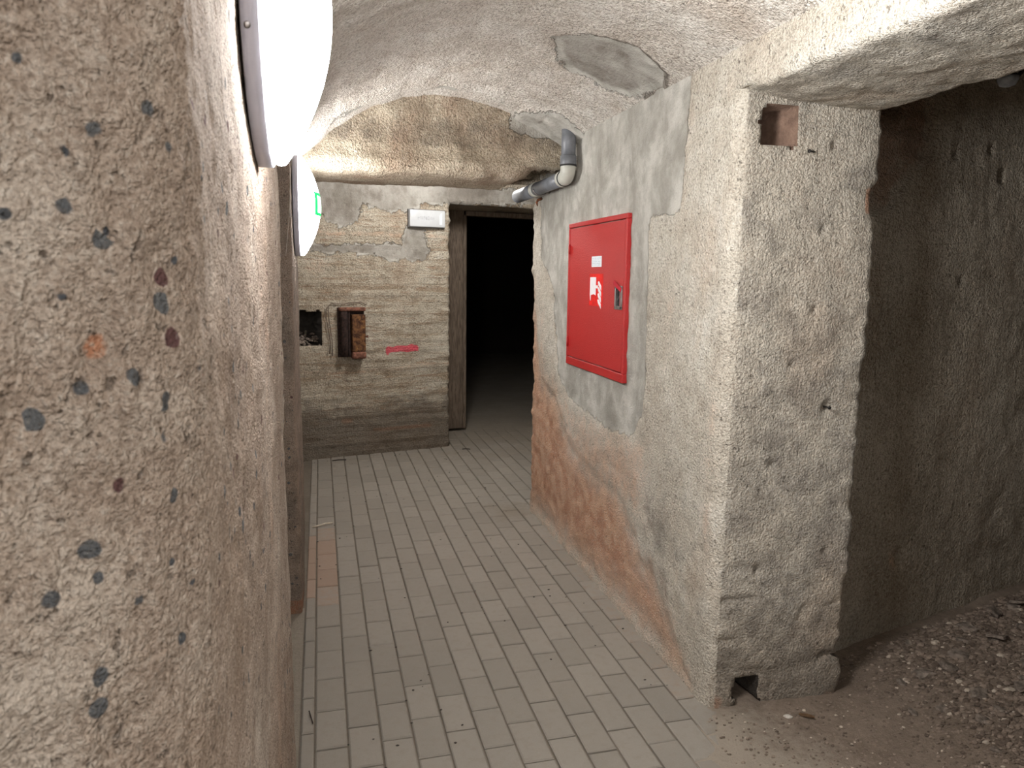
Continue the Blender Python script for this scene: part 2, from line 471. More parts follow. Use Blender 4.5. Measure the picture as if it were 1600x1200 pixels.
# second opening, at the foot of the pillar, cut by hand so both holes keep their own depth
def cut_hole(o, test, n, depth, mat=None):
    me = o.data; bm = bmesh.new(); bm.from_mesh(me)
    faces = [f for f in bm.faces if test(f.calc_center_median())]
    if mat is not None: me.materials.append(mat)
    if faces:
        r = bmesh.ops.extrude_face_region(bm, geom=faces)
        vs = [g for g in r['geom'] if isinstance(g, bmesh.types.BMVert)]
        for v in vs: v.co -= Vector(n) * depth * (1 + .1 * noise.noise(v.co * 20))
        if mat is not None:
            for f in {f for v in vs for f in v.link_faces}: f.material_index = len(me.materials) - 1
        bmesh.ops.delete(bm, geom=faces, context='FACES')
    bm.to_mesh(me); bm.free()
def in_foot_hole(c):
    if c.y > 2.22 or not 1.33 < c.x < 1.55: return False
    x, z = c.x - 1.428, c.z
    e = .01 * noise.noise(c * 25)
    return abs(x) < .052 + e - .15 * max(0, z - .06) and z < .108 + e
def in_putlog(c):
    if c.y > 2.2: return False
    e = .016 * noise.noise(c * 18) + .008 * noise.noise(c * 50)
    return 1.362 + e < c.x < 1.487 + e and 1.922 + e < c.z < 2.040
cut_hole(w_right, in_putlog, (.25, -.97, 0), .15, M_HOLE)
cut_hole(w_right, in_foot_hole, (.1, -1, 0), .24, M_DARK)  # inside coloured near-black to deepen its shade

# lintel over the side opening
def lint_masks(p, s, t):
    x, y, z = p
    m = {'dirt': .42 * sm(x, 1.28, 1.34), 'brick': .25 * sm(.1 - abs(y - 1.85), 0, .1) * (1 if x < 1.29 else 0)}  # underside darkened through the mask, its shade put into the colour
    m['d'] = .012 * noise.noise(Vector((y * 7, z * 4, 2))) * sm(x, 1.27, 1.32) 
    if y > 2.0 and x > 1.28: m['d'] -= .02 * sm(y, 2.03, 2.14) * sm(1.50 - x, 0, .2) * (1 if z < 2.1 else 0)
    return m
lprof = [(1.28, 0, ZC), (1.28, 0, 2.088)] + [(1.28 + .022 * (1 - math.cos(a)), 0, 2.088 - .022 * math.sin(a)) for a in (PI / 8, PI / 4, 3 * PI / 8, PI / 2)] + [(1.45, 0, 2.055), (1.77, 0, 2.047), (1.80, 0, 2.06), (1.81, 0, ZC)]
w_lintel = sheet('wall_right_lintel', resample([(0, .25, 0), (0, 2.20, 0)], .0125), resample(lprof, .0125), M_RIGHT, (.010, .006, .0045, .0025), masks=lint_masks, flip=False)
struct(w_lintel)
# the other jamb of the side opening, beside and behind the camera
w_rb = sheet('wall_right_rear', resample([(1.80, .24, 0), (1.28, .25, 0), (1.28, -4.0, 0)], .05), zpath(-.03, ZC, .05), M_RIGHT, flip=True)
struct(w_rb)

# left wall: near length, blind recess, far length
def left_masks(p, s, t):
    x, y, z = p
    m = {}
    if y < 1.88:
        if y > .62:
            m['brick'] = .40 * sm(.22 - abs(y - 1.32 - .12 * noise.noise(Vector((3, 2, z * 2.5)))), 0, .16) + .3 * sm(.1 - abs(y - .85), 0, .1)
        else:
            # one embedded brick chip, cracks and hollows in the near face
            rr = math.hypot((x + .138) * 1.5, z - 1.452)
            m['brick'] = 1.1 * sm(.0115 - rr, 0, .006)
            m['d'] = .005 * noise.noise(Vector((x * 60, y * 60, z * 45))) + .0035 * noise.noise(Vector((x * 130, y * 130, z * 110)))
            g = abs(x + .145 + .06 * (z - 1.60) + .006 * noise.noise(Vector((9, 1, z * 40))))
            if 1.55 < z < 1.66: m['d'] -= .004 * sm(.004 - g, 0, .004)
    else:
        m['dirt'] = .58 + .10 * sm(.6 - z, 0, .6)
        m['brick'] = 1.0 * sm(.07 - z, -.005, .01) if y < 3.4 else 0.
    return m
lplan = [(-.60, -4.0, 0), (-.60, .13, 0), (-.155, .505, 0), (-.115, .545, 0), (-.097, .585, 0), (-.0905, .65, 0), (-.09, .9, 0), (-.09, 1.83, 0)] + arc(-.115, 1.835, .025, 0, PI / 2, 3) + [(-.55, 1.87, 0), (-.55, 3.25, 0), (-.13, 3.25, 0)] + arc(-.125, 3.265, .015, -PI / 2, 0, 3) + [(-.108, 3.5, 0), (-.115, 4.2, 0), (-.21, 6.10, 0)]
def lcell(p):
    if p.y < .1 or p.x < -.45 and p.y < .4: return .06
    if p.y < .75: return .0035
    if p.y < 1.9 and p.x > -.13: return .010
    if p.x < -.2: return .05
    return .012
w_left = sheet('wall_left', resample(lplan, lcell), zpath(-.03, ZC, lambda p: .0055 if 1.15 < p.z < 1.85 else .015), M_LEFT, (.006, .0035, .0025, .0018), masks=left_masks, flip=False)
struct(w_left)

# vault
VP = [(-.30, 1.85), (-.16, 1.98), (-.073, 2.075), (.08, 2.225), (.266, 2.33), (.42, 2.383), (.581, 2.412), (.75, 2.405), (.909, 2.374), (1.114, 2.305), (1.256, 2.226), (1.30, 2.195), (1.36, 2.14)]
OVAL = [(.865, 2.816), (.92, 2.95), (.999, 3.07), (1.158, 3.05), (1.27, 2.945), (1.285, 2.715), (1.237, 2.61), (1.121, 2.58), (.974, 2.643)]
def vault_masks(p, s, t):
    x, y, z = p
    m = {}
    ov = patch(x, y, OVAL, .10)
    sh = patch(x, y, [(1.0, 3.72), (1.14, 3.57), (1.25, 3.58), (1.4, 3.6), (1.4, 3.95), (1.0, 3.95)], .08)
    rim = .55 * sm(.12 - abs(y - 3.72), 0, .12)
    m['cement'] = max(ov, sh, rim if noise.noise(Vector((x * 4, y * 4, 1))) > .15 else 0.)
    m['d'] = -.009 * sm(ov + .10 * noise.noise(Vector((x * 24, y * 24, 0))), .46, .56) + .016 * sm(y, 3.60, 3.72) + .02 * sm(sh, .4, .6)
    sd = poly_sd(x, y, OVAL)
    edge = .85 * sm(.022 - abs(sd + .004), 0, .015) * (1 if (y - 2.58) < .75 * (x - .86) else 0.)  # dark band on one side of the rim paints its overhang shadow
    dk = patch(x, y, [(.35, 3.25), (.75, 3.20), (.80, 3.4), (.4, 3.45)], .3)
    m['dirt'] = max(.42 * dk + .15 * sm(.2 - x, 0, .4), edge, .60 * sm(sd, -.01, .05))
    return m
vcross = resample([(u, 0, z) for u, z in VP], .014)
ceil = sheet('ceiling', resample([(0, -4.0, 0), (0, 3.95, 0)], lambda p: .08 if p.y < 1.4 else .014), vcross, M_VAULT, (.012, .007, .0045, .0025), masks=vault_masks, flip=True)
struct(ceil)

# cross beam that closes the vault
def beam_masks(p, s, t):
    x, y, z = p
    m = {'dirt': 0., 'cement': 0., 'd': 0.}
    if y < 3.95:
        m['dirt'] = .55 * sm(.30 - abs(z - 2.20) * 1.5 - .10 * abs(x - .75), 0, .25) * sm(z, 2.09, 2.16)
        m['cement'] = patch(x, z, [(.98, 2.26), (1.10, 2.21), (1.35, 2.24), (1.35, 2.45), (.98, 2.45)], .08)
        m['brick'] = .42 * sm(.22 - math.hypot(x - 1.02, (z - 2.15) * 1.6), 0, .2)
        m['d'] = .014 * noise.noise(Vector((x * 8, z * 8, 3)))
    m['d'] += -.085 * sm(x, 1.02, 1.16) * (1 if (z < 2.06 and y > 3.83) else 0) * (1 + .6 * noise.noise(Vector((x * 15, y * 15, 0))))
    if y > 3.97: m['dirt'] = .12
    return m
bprof = [(0, 3.885, ZC), (0, 3.885, 2.17), (0, 3.875, 2.11), (0, 3.855, 2.065), (0, 3.86, 2.03), (0, 3.885, 2.01), (0, 3.93, 2.004), (0, 4.40, 2.006), (0, 4.43, 2.02), (0, 4.44, ZC)]
beam = sheet('wall_cross_beam', resample([(-.30, 0, 0), (1.36, 0, 0)], .014), resample(bprof, .013), M_BEAM, (.008, .007, .005, .003), masks=beam_masks, flip=True)
struct(beam)

# far wall (skewed to the corridor) with the doorway
FD = Vector((.9757, .2195, 0)); FN = Vector((.2195, -.9757, 0)); F0 = Vector((-.171, 6.075, 0))   # along, towards the viewer, origin
def fpt(s, z, d=0.): return F0 + FD * s + FN * d + Vector((0, 0, z))
FC = [[(-.2, 2.25), (-.2, 1.95), (.12, 1.97), (.18, 1.98), (.24, 1.90), (.38, 1.86), (.50, 1.93), (.54, 2.05), (.68, 2.0), (.90, 2.01), (1.06, 2.08), (2.6, 2.16), (2.6, 2.25)],
      [(-.2, 1.72), (.25, 1.73), (.50, 1.74), (.86, 1.75), (.90, 1.90), (1.06, 1.90), (1.08, 1.76), (1.15, 1.70), (1.05, 1.60), (.75, 1.62), (.55, 1.66), (.20, 1.66), (-.2, 1.68)]]
def far_masks(p, s, t):
    v = Vector(p) - F0; a = v.dot(FD); z = p[2]; dpt = v.dot(FN)
    m = {'cement': 0., 'brick': 0., 'dirt': 0., 'spray': 0., 'd': 0.}
    if dpt > -.05:
        m['cement'] = max(patch(a, z, q, .17) for q in FC)
        m['brick'] = .50 * sm(.05 - abs(z - 1.82 - .02 * noise.noise(Vector((a * 5, 0, 0)))), 0, .05) * (1 if m['cement'] < .45 else 0)
        m['brick'] = max(m['brick'], .45 * sm(.12 - math.hypot((a - .15) * .5, z - 1.55), 0, .1), .50 * sm(.045 - abs(z - .72 + .02 * math.sin(a * 4)), 0, .05),
                         .85 * sm(.035 - abs(z - .205), 0, .03) * sm(.30 - abs(a - .85), 0, .06), .8 * sm(.04 - abs(z - .30), 0, .03) * sm(.08 - abs(a - .37), 0, .05))
        m['dirt'] = .78 * sm(.80 - z, 0, .60) + .56 * sm(m['cement'], .4, .6) * sm(z, 1.4, 1.6) + .40 * sm(.25 - z, 0, .2)
        m['spray'] = sm(.042 - abs(z - .868 - .012 * math.sin(a * 9)) + .022 * noise.noise(Vector((a * 16, 2, z * 30))), 0, .026) * sm(.16 - abs(a - .85), 0, .03)
        bow = .5 - .5 * math.cos(z / .0765 * 2 * PI)
        m['d'] = .008 * bow * (.6 + noise.noise(Vector((a * 4, z * 13, 1)))) * (1 - m['cement']) - .004 * m['cement']
        if a > 1.2: m['d'] += .010 * noise.noise(Vector((3, 3, z * 14)))
    else:
        m['dirt'] = .45
    return m
SJ = 1.285
fplan = [tuple(fpt(-.10, 0)), tuple(fpt(SJ - .02, 0)), tuple(fpt(SJ, 0, -.02)), tuple(fpt(SJ, 0, -.68))]
w_far = sheet('wall_far', resample(fplan, .0135), zpath(-.03, 2.14, .0135), M_FAR, (.010, .006, .004, .0025), masks=far_masks, toward=(.6, 5.0, 1.2))
struct(w_far)
def in_niche(c):
    v = c - F0; a = v.dot(FD); z = c.z
    if abs(v.dot(FN)) > .06: return False
    e = .006 * noise.noise(c * 30)
    return -.03 < a < .182 + e and .925 + e < z < 1.205 + e
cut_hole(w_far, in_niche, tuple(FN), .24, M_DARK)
# sloping heap of crumbled mortar at the bottom of the niche
bm = bmesh.new()
for k in range(70):
    a = random.uniform(-.02, .17); d = -random.uniform(.01, .22)
    z = .915 + (-d) * .5 + random.uniform(-.01, .01)
    s = random.uniform(.008, .02); add_rock(bm, fpt(a, z, d), (s, s, s * .8), k + 200)
nr = obj('niche_rubble', bm, M_ROCK)
tag(nr, 'dark crumbled mortar heaped in the bottom of the square wall niche', 'rubble', kind='stuff')

# wall over the doorway and to its right
def over_masks(p, s, t):
    return far_masks(p, s, t)
oprof = [(0, 0, ZC), (0, 0, 2.125)] + [(-FN.x * d, -FN.y * d, 2.105) for d in (.02, .68)]
w_over = sheet('wall_far_over_door', resample([tuple(fpt(-.10, 0)), tuple(fpt(3.7, 0))], .016), resample(oprof, .016), M_FAR, (.010, .006, .004, .0025), masks=over_masks, toward=(.6, 5.0, 1.2))
struct(w_over)
w_fr = sheet('wall_far_right', resample([tuple(fpt(2.6, 0, -.68)), tuple(fpt(2.6, 0)), tuple(fpt(3.7, 0))], .05), zpath(-.03, 2.14, .05), M_FAR, toward=(1.8, 5.0, 1.2))
struct(w_fr)
w_fs = sheet('wall_far_side', resample([(3.3, 7.2, 0), (3.3, 4.4, 0)], .06), zpath(-.03, ZC, .06), M_FAR, toward=(1.5, 5.5, 1.2))
struct(w_fs)

# wooden door frame set deep in the opening
M_WOOD = None
def wood_mat(name, a, b):
    t = NT(name); co = t.co((9, 9, 1.1)); n = t.noise(co, 6, 6, .6, 1.2); n2 = t.noise(t.co(), 5, 4)
    c = t.mix(t.ss(n, .35, .65), a, b); c = t.mix(t.math('MULTIPLY', t.ss(n2, .5, .7), .5), c, (.11, .085, .065))
    return t.fin(c, .85, t.bump(n, .004), 0, .2)
M_WOOD = wood_mat('old_frame_wood', (.10, .075, .056), (.20, .155, .118))
dframe = bpy.data.objects.new('door_1', None); COL.objects.link(dframe); struct(dframe)
dframe.location = fpt(SJ, 0, -.62); dframe.rotation_euler = (0, 0, math.atan2(FD.y, FD.x))
def plank(name, x0, x1, y0, y1, z0, z1):
    bm = bmesh.new(); add_box(bm, x0, x1, y0, y1, z0, z1, .006); return obj(name, bm, M_WOOD, dframe)
plank('frame_jamb', .0, .385, -.03, .06, .02, 2.10)
plank('frame_stop', .375, .408, -.045, .05, .02, 2.06)
plank('frame_header', .408, 1.30, -.03, .06, 2.055, 2.10)
plank('frame_jamb', 1.25, 1.36, -.03, .06, .02, 2.055)

# unlit cellar behind the doorway, its darkness painted on the walls
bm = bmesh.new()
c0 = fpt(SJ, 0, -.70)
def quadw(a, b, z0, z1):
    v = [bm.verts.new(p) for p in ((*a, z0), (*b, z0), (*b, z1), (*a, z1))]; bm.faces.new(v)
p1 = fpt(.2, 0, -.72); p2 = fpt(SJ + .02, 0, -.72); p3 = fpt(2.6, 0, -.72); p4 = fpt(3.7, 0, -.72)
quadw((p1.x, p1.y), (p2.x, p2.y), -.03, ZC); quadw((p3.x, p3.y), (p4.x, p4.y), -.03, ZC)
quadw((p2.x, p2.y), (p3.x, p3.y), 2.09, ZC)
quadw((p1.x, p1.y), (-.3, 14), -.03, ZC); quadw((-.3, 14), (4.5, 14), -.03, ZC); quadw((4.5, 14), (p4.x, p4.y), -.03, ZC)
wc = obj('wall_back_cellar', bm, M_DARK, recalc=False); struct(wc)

# side room to the right
BK0 = Vector((1.78, 2.356, 0)); BKD = Vector((.982, .187, 0))
def room_masks(p, s, t):
    x, y, z = p
    m = {'dirt': .25 * sm(.5 - z, 0, .5) + .1}
    if x < 2.75:
        b = patch(x, z, [(1.7, 1.72), (2.10, 1.76), (2.14, 1.84), (2.30, 1.98), (2.28, 2.2), (2.22, 2.6), (1.7, 2.6)], .1)
        m['brick'] = .62 * b; m['dirt'] += .45 * b
        m['d'] = -.03 * sm(b, .4, .6) + .012 * sm(b, .4, .6) * (.5 - .5 * math.cos(z / .0765 * 2 * PI))
        m['brick'] = max(m['brick'], .5 * sm(.12 - math.hypot((x - 2.27) * 1.5, (z - .37) * .6), 0, .12))
    for cx, cz, r in ((2.73, 1.93, .014), (2.43, 2.0, .012), (2.64, 2.03, .008), (2.52, 1.5, .008)):
        dd = math.hypot(x - cx, (z - cz) * .7)
        if dd < 2 * r: m['d'] = m.get('d', 0) - .03 * sm(2 * r - dd, 0, 1.5 * r)
    return m
bkpath = resample([tuple(BK0), tuple(BK0 + BKD * 2.6)], lambda p: .018 if p.x < 3.4 else .06)
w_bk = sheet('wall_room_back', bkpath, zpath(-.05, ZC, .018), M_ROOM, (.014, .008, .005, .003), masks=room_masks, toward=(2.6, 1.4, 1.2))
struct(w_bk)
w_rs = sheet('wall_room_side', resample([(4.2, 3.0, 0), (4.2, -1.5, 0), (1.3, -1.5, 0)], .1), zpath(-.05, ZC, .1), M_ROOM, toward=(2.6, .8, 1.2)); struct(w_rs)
# flat slab over the room and the hall beyond the beam, and the end wall far behind
bm = bmesh.new()
add_box(bm, -.75, 4.4, -4.2, 14.2, ZC - .02, ZC + .1)
struct(obj('ceiling_slab', bm, M_ROOM))
bm = bmesh.new(); add_box(bm, -.75, 1.5, -4.15, -4.0, -.05, ZC); struct(obj('wall_rear', bm, M_RIGHT))

# ---------------------------------------------------------------- floor
PW, PLN, GAP = .105, .2135, .005
def floor_pavers():
    V = []; Fc = []; tone = []; red = []; dust = []
    k0 = -1
    for k in range(-1, 26):
        u0 = .054 + PW * k - PW; u1 = u0 + PW
        if k == -1: u0 = -.098; u1 = -.051
        ph = 2.463 if k % 2 == 0 else 2.561
        for j in range(-18, 26):
            w0 = ph + PLN * j; w1 = w0 + PLN
            cx, cy = (u0 + u1) / 2, (w0 + w1) / 2
            lim = 1.34 if cy > 2.15 else 1.5
            if cy > 4.45: lim = 2.62
            if cx > lim: continue
            if cy > 6.22 + .225 * cx + (.45 if cx > 1.0 else 0): continue
            g = GAP / 2 + random.uniform(0, .0012)
            zt = random.uniform(-.0018, .0012); tx, ty = random.uniform(-.008, .008), random.uniform(-.006, .006)
            b = .0045
            lo = [(u0 + g, w0 + g), (u1 - g, w0 + g), (u1 - g, w1 - g), (u0 + g, w1 - g)]
            hi = [(u0 + g + b, w0 + g + b), (u1 - g - b, w0 + g + b), (u1 - g - b, w1 - g - b), (u0 + g + b, w1 - g - b)]
            n = len(V)
            V += [(x, y, -.03) for x, y in lo]
            V += [(x, y, zt - .0035 + (x - cx) * tx + (y - cy) * ty) for x, y in lo]
            V += [(x, y, zt + (x - cx) * tx + (y - cy) * ty) for x, y in hi]
            Fc.append((n + 8, n + 9, n + 10, n + 11))
            for a in range(4):
                c = (a + 1) % 4
                Fc.append((n + 4 + a, n + 4 + c, n + 8 + c, n + 8 + a)); Fc.append((n + a, n + c, n + 4 + c, n + 4 + a))
            tn = random.random()
            rd = max(.9 * sm(.13 - cx, 0, .16) * sm(.75 - abs(cy - 3.85), 0, .5), .42 * sm(cx, 1.10, 1.27) * sm(cy, 1.9, 2.3) * sm(4.5 - cy, 0, .5), .38 * sm(cx, .95, 1.1) * sm(2.2 - cy, 0, .3), .25 * random.random() ** 3)
            for x, y in lo * 2 + hi:
                tone.append(tn); red.append(rd)
                dust.append(max(.9 * sm(y, 6.1, 6.6), .85 * sm(x, 1.12, 1.32) * sm(2.5 - y, 0, .5), .75 * sm(.35 - math.hypot(x - 1.15, y - 4.5), 0, .3), .5 * sm(y, 5.4, 6.0), .18))
    me = bpy.data.meshes.new('floor'); me.from_pydata(V, [], Fc)
    for nm, vals in (('tone', tone), ('reddust', red), ('dust', dust)):
        a = me.attributes.new(nm, 'FLOAT', 'POINT'); a.data.foreach_set('value', vals)
    o = link('floor', me, M_PAVER)
    return struct(o)
floor_pavers()
bed = sheet('floor_joint_bed', resample([(0, -4.1, 0), (0, 7.0, 0)], .04), resample([(-.75, 0, -.0085), (1.45, 0, -.0085), (2.75, 0, -.0085)], .04), M_SAND, (0, .002, .0015, 0), flip=True)
struct(bed)
strip = sheet('floor_recess', resample([(0, 1.80, 0), (0, 3.30, 0)], .02), resample([(-.6, 0, .004), (-.100, 0, .003)], .02), M_SCREED, (0, .002, .001, .0005), flip=True); struct(strip)
far_floor = sheet('floor_far', resample([(0, 6.55, 0), (0, 14, 0)], lambda p: .03 if p.y < 8.5 else .2), resample([(-.4, 0, -.006), (4.5, 0, -.006)], lambda p: .03 if .8 < p.x < 2.8 else .2), M_SCREED, (.002, .003, .002, 0), flip=True); struct(far_floor)

def ground_z(x, y):
    xb = max(1.0, 1.28 - .75 * max(0, 2.15 - y)) + .05 * noise.noise(Vector((x * 5, y * 5, 0)))
    z = -.014 + .020 * sm(x - xb, -.12, .16)
    z += .035 * sm(x, 1.75, 2.4) + .05 * sm(x, 2.3, 3.2) + .010 * noise.noise(Vector((x * 3.5, y * 3.5, 2))) * sm(x, 1.3, 1.6) + .02 * noise.noise(Vector((x * 2, y * 2, 8))) * sm(x, 1.9, 2.4)
    return z
P, S = resample([(0, -1.6, 0), (0, 3.05, 0)], lambda p: .02 if p.y > 1.2 else .06)
Q, T = resample([(.9, 0, 0), (4.3, 0, 0)], lambda p: .02 if p.x < 3.4 else .06)
V = []; Fc = []
for p in P:
    for q in Q:
        V.append((q.x, p.y, ground_z(q.x, p.y) + .004 * noise.noise(Vector((q.x * 20, p.y * 20, 0)))))
mq = len(Q)
for i in range(len(P) - 1):
    for j in range(mq - 1):
        Fc.append((i * mq + j, i * mq + j + 1, (i + 1) * mq + j + 1, (i + 1) * mq + j))
# keep the dirt out of the corridor beyond the pillar
Fc = [f for f in Fc if not (V[f[0]][1] > 2.17 and V[f[0]][0] < 1.33)]
me = bpy.data.meshes.new('floor_dirt'); me.from_pydata(V, [], Fc)
a = me.attributes.new('dust', 'FLOAT', 'POINT')
a.data.foreach_set('value', [1.0 - .95 * sm(v[0] + .5 * (v[1] - 1.9) + .10 * noise.noise(Vector((v[0] * 5, v[1] * 5, 4))), 1.25, 1.75) for v in V])
struct(link('floor_dirt', me, M_DIRT, None, True))

# loose gravel: past counting
def gravel(n):
    ico = bmesh.new(); bmesh.ops.create_icosphere(ico, subdivisions=1, radius=1.0)
    shapes = []
    ico.verts.ensure_lookup_table()
    fidx = np.array([[v.index for v in f.verts] for f in ico.faces])
    bv = np.array([tuple(v.co) for v in ico.verts]); ico.free()
    for s in range(12):
        d = np.array([1 + .5 * noise.noise(Vector(v) * 1.2 + Vector((s * 3.3, 1, 2))) for v in bv])
        w = bv * d[:, None]; w = np.clip(w, -.7, .75); shapes.append(w)
    V = []; Fc = []; tone = []
    c = 0; tries = 0
    while c < n and tries < n * 8:
        tries += 1
        x = 1.22 + 2.2 * rng.random() ** .9; y = 1.15 + 1.5 * rng.random()
        if y > 2.36 + .19 * (x - 1.8) - .05 and x > 1.8: continue
        if y > 2.12 and x < 1.85: continue
        dens = .22 + .78 * sm(x + .35 * (2.0 - y) + .25 * noise.noise(Vector((x * 3, y * 3, 5))), 1.75, 2.45)
        if rng.random() > dens: continue
        r = .0028 + .0045 * rng.random() ** 2 + (.012 * rng.random() ** 4) * sm(x, 1.75, 2.3)
        sh = shapes[rng.integers(12)]
        a = rng.random() * 6.28; ca, sa = math.cos(a), math.sin(a)
        b = rng.random() * 6.28; cb, sb = math.cos(b), math.sin(b)
        R = np.array([[ca, -sa, 0], [sa, ca, 0], [0, 0, 1]]) @ np.array([[1, 0, 0], [0, cb, -sb], [0, sb, cb]])
        sc = np.array([1.25, .9, .65]) * r
        w = (sh @ R.T) * sc[None] + np.array([x, y, ground_z(x, y) + r * .25])
        Fc.append(fidx + len(V) * len(bv)); V.append(w); tone += [float(rng.random())] * len(bv)
        c += 1
    me = bpy.data.meshes.new('loose_gravel')
    me.from_pydata(np.concatenate(V).tolist(), [], np.concatenate(Fc).tolist())
    a = me.attributes.new('tone', 'FLOAT', 'POINT'); a.data.foreach_set('value', tone)
    o = link('loose_gravel', me, M_GRAVEL)
    return tag(o, 'loose brown gravel and grit strewn over the dirt floor of the side room', 'gravel', kind='stuff')
gravel(21000)

# larger pieces of rubble lying in the gravel
spots = []
for k in range(38):
    s = random.uniform(.016, .040)
    for _ in range(300):
        x = random.uniform(1.95, 3.1); y = random.uniform(1.65, 2.55)
        if y < 2.30 + .19 * (x - 1.8) - .05 and all(math.hypot(x - a, y - b) > 1.5 * (s + c) for a, b, c in spots): break
    spots.append((x, y, s))
    bm = bmesh.new(); add_rock(bm, (0, 0, 0), (s * 1.3, s, s * random.uniform(.35, .6)), k + 31, 2)
    o = obj('rubble_stone', bm, M_ROCK); o.location = (x, y, ground_z(x, y) + s * .12); o.rotation_euler = (random.uniform(-.3, .3), random.uniform(-.3, .3), random.uniform(0, 6))
    tag(o, 'grey-brown stone chunk lying in the gravel of the dim side room', 'stone', 'rubble stones in the side room')
for k, (x, y, l, w_, a, tl) in enumerate(((2.80, 2.42, .10, .05, .5, .35), (2.98, 2.44, .13, .06, .2, -.4), (3.05, 2.30, .09, .06, 1.3, .3), (2.62, 2.25, .07, .045, 2.1, .25), (2.42, 1.95, .08, .05, .9, -.45), (3.12, 2.38, .12, .04, 2.6, .2))):
    bm = bmesh.new(); add_box(bm, -l / 2, l / 2, -w_ / 2, w_ / 2, -.006, .006, .002, 1)
    bmesh.ops.subdivide_edges(bm, edges=bm.edges[:], cuts=2)
    for v in bm.verts: v.co += Vector((noise.noise(v.co * 30 + Vector((k, 0, 0))), noise.noise(v.co * 30 + Vector((0, k, 5))), .4 * noise.noise(v.co * 40))) * .012
    o = obj('plaster_shard', bm, M_ROCK); o.location = (x, y, ground_z(x, y) + .020); o.rotation_euler = (tl, .15, a)
    tag(o, 'flat grey plaster shard sticking out of the gravel in the side room', 'shard', 'plaster shards in the side room')
bm = bmesh.new(); add_rock(bm, (0, 0, 0), (.017, .011, .009), 3, 2)
o = obj('pebble', bm, M_PEBBLE, None, True); o.location = (1.526, 2.048, .010); o.rotation_euler = (0, 0, -.6)
tag(o, 'single whitish pebble on the dirt in front of the pillar foot', 'stone')
M_LEAF = simple('dry_leaf', (.25, .15, .08), .8)
bm = bmesh.new()
for i in range(5):
    for j in (-1, 0, 1):
        w = .012 * math.sin(PI * (i + .4) / 4.8); bm.verts.new((i * .013 - .026, j * w, .006 * abs(j) + .002 * i))
bm.verts.ensure_lookup_table()
for i in range(4):
    for j in range(2): bm.faces.new([bm.verts[i * 3 + j], bm.verts[i * 3 + 3 + j], bm.verts[i * 3 + 4 + j], bm.verts[i * 3 + 1 + j]])
r = bmesh.ops.solidify(bm, geom=bm.faces[:], thickness=.0012)
o = obj('dry_leaf', bm, M_LEAF); o.location = (1.585, 2.03, .008); o.rotation_euler = (0, 0, -.9)
tag(o, 'small curled brown leaf on the dirt right of the white pebble', 'leaf')

# ---------------------------------------------------------------- round wall lamps
def lamp_mat(name, strength):
    t = NT(name)
    t.fin((.9, .92, .95), .3, None, 0, .4)
    t.b.inputs['Emission Color'].default_value = (1.0, .984, .965, 1)
    t.b.inputs['Emission Strength'].default_value = strength
    return t.m
M_DIFF = lamp_mat('lit_opal_diffuser', 86.0)
M_DIFF2 = lamp_mat('lit_opal_diffuser_far', 32.0)
M_LBASE = simple('lamp_base_plastic', (.42, .42, .49), .45, nscale=20, namp=.03)
M_SCREW = simple('steel_screw', (.5, .5, .52), .35, 1.)
def wall_lamp(loc, label, mdiff):
    t = thing('wall_lamp', label, 'lamp', loc, None, 'round wall lamps')
    R = .222
    bm = bmesh.new()
    add_lathe(bm, [(0, 0), (R - .004, 0), (R + .002, .002), (R + .002, .022), (R - .001, .024), (R - .03, .024), (0, .023)], 96)
    obj('base', bm, M_LBASE, t, True)
    bm = bmesh.new()
    prof = [(R - .026, .024), (R - .010, .0245), (R - .003, .028), (R - .001, .034), (R - .003, .041)]
    for k in range(1, 20):
        q = 1 - k / 19
        prof.append(((R - .004) * q, .043 + .073 * (1 - q * q)))
    add_lathe(bm, prof, 96)
    obj('diffuser', bm, mdiff, t, True)
    for ang in (PI * 1.12, PI * .2, PI * 1.6):
        bm = bmesh.new(); add_lathe(bm, [(.0001, .004), (.004, .004), (.0045, .002), (.0045, -.003), (0, -.003)], 12)
        s = obj('screw', bm, M_SCREW, t, True)
        s.location = (.009, R * math.cos(ang), R * math.sin(ang)); s.rotation_euler = (ang, 0, 0)
        s.rotation_euler = (Matrix.Rotation(ang, 3, 'X') @ Matrix.Rotation(PI / 2, 3, 'Z')).to_euler()
    return t
lamp1 = wall_lamp((-.088, 1.23, 1.885), 'large round lit wall lamp on the near left wall, cut by the top edge', M_DIFF)
lamp2 = wall_lamp((-.104, 3.60, 1.80), 'smaller looking round lit wall lamp farther along, with green sticker', M_DIFF2)
t = NT('green_exit_film'); t.fin((.02, .30, .10), .5); t.b.inputs['Emission Color'].default_value = (.01, .40, .12, 1); t.b.inputs['Emission Strength'].default_value = .9; M_GREEN = t.m
t = NT('white_exit_film'); t.fin((.8, .9, .85), .5); t.b.inputs['Emission Color'].default_value = (.8, 1, .9, 1); t.b.inputs['Emission Strength'].default_value = 1.6; M_WFILM = t.m
def dome_patch(y0, y1, z0, z1, lift, n=10):
    bm = bmesh.new(); g = []
    for i in range(n + 1):
        row = []
        for j in range(n + 1):
            y = y0 + (y1 - y0) * i / n; z = z0 + (z1 - z0) * j / n
            q = min(1., math.hypot(y, z) / .218)
            row.append(bm.verts.new((.043 + .073 * (1 - q * q) + lift, y, z)))
        g.append(row)
    for i in range(n):
        for j in range(n): bm.faces.new((g[i][j], g[i + 1][j], g[i + 1][j + 1], g[i][j + 1]))
    bmesh.ops.solidify(bm, geom=bm.faces[:], thickness=.0006)
    return bm
st = obj('exit_sticker', dome_patch(-.130, .050, -.045, .057, .0030), M_GREEN, lamp2); st['label'] = 'green bordered sticker'
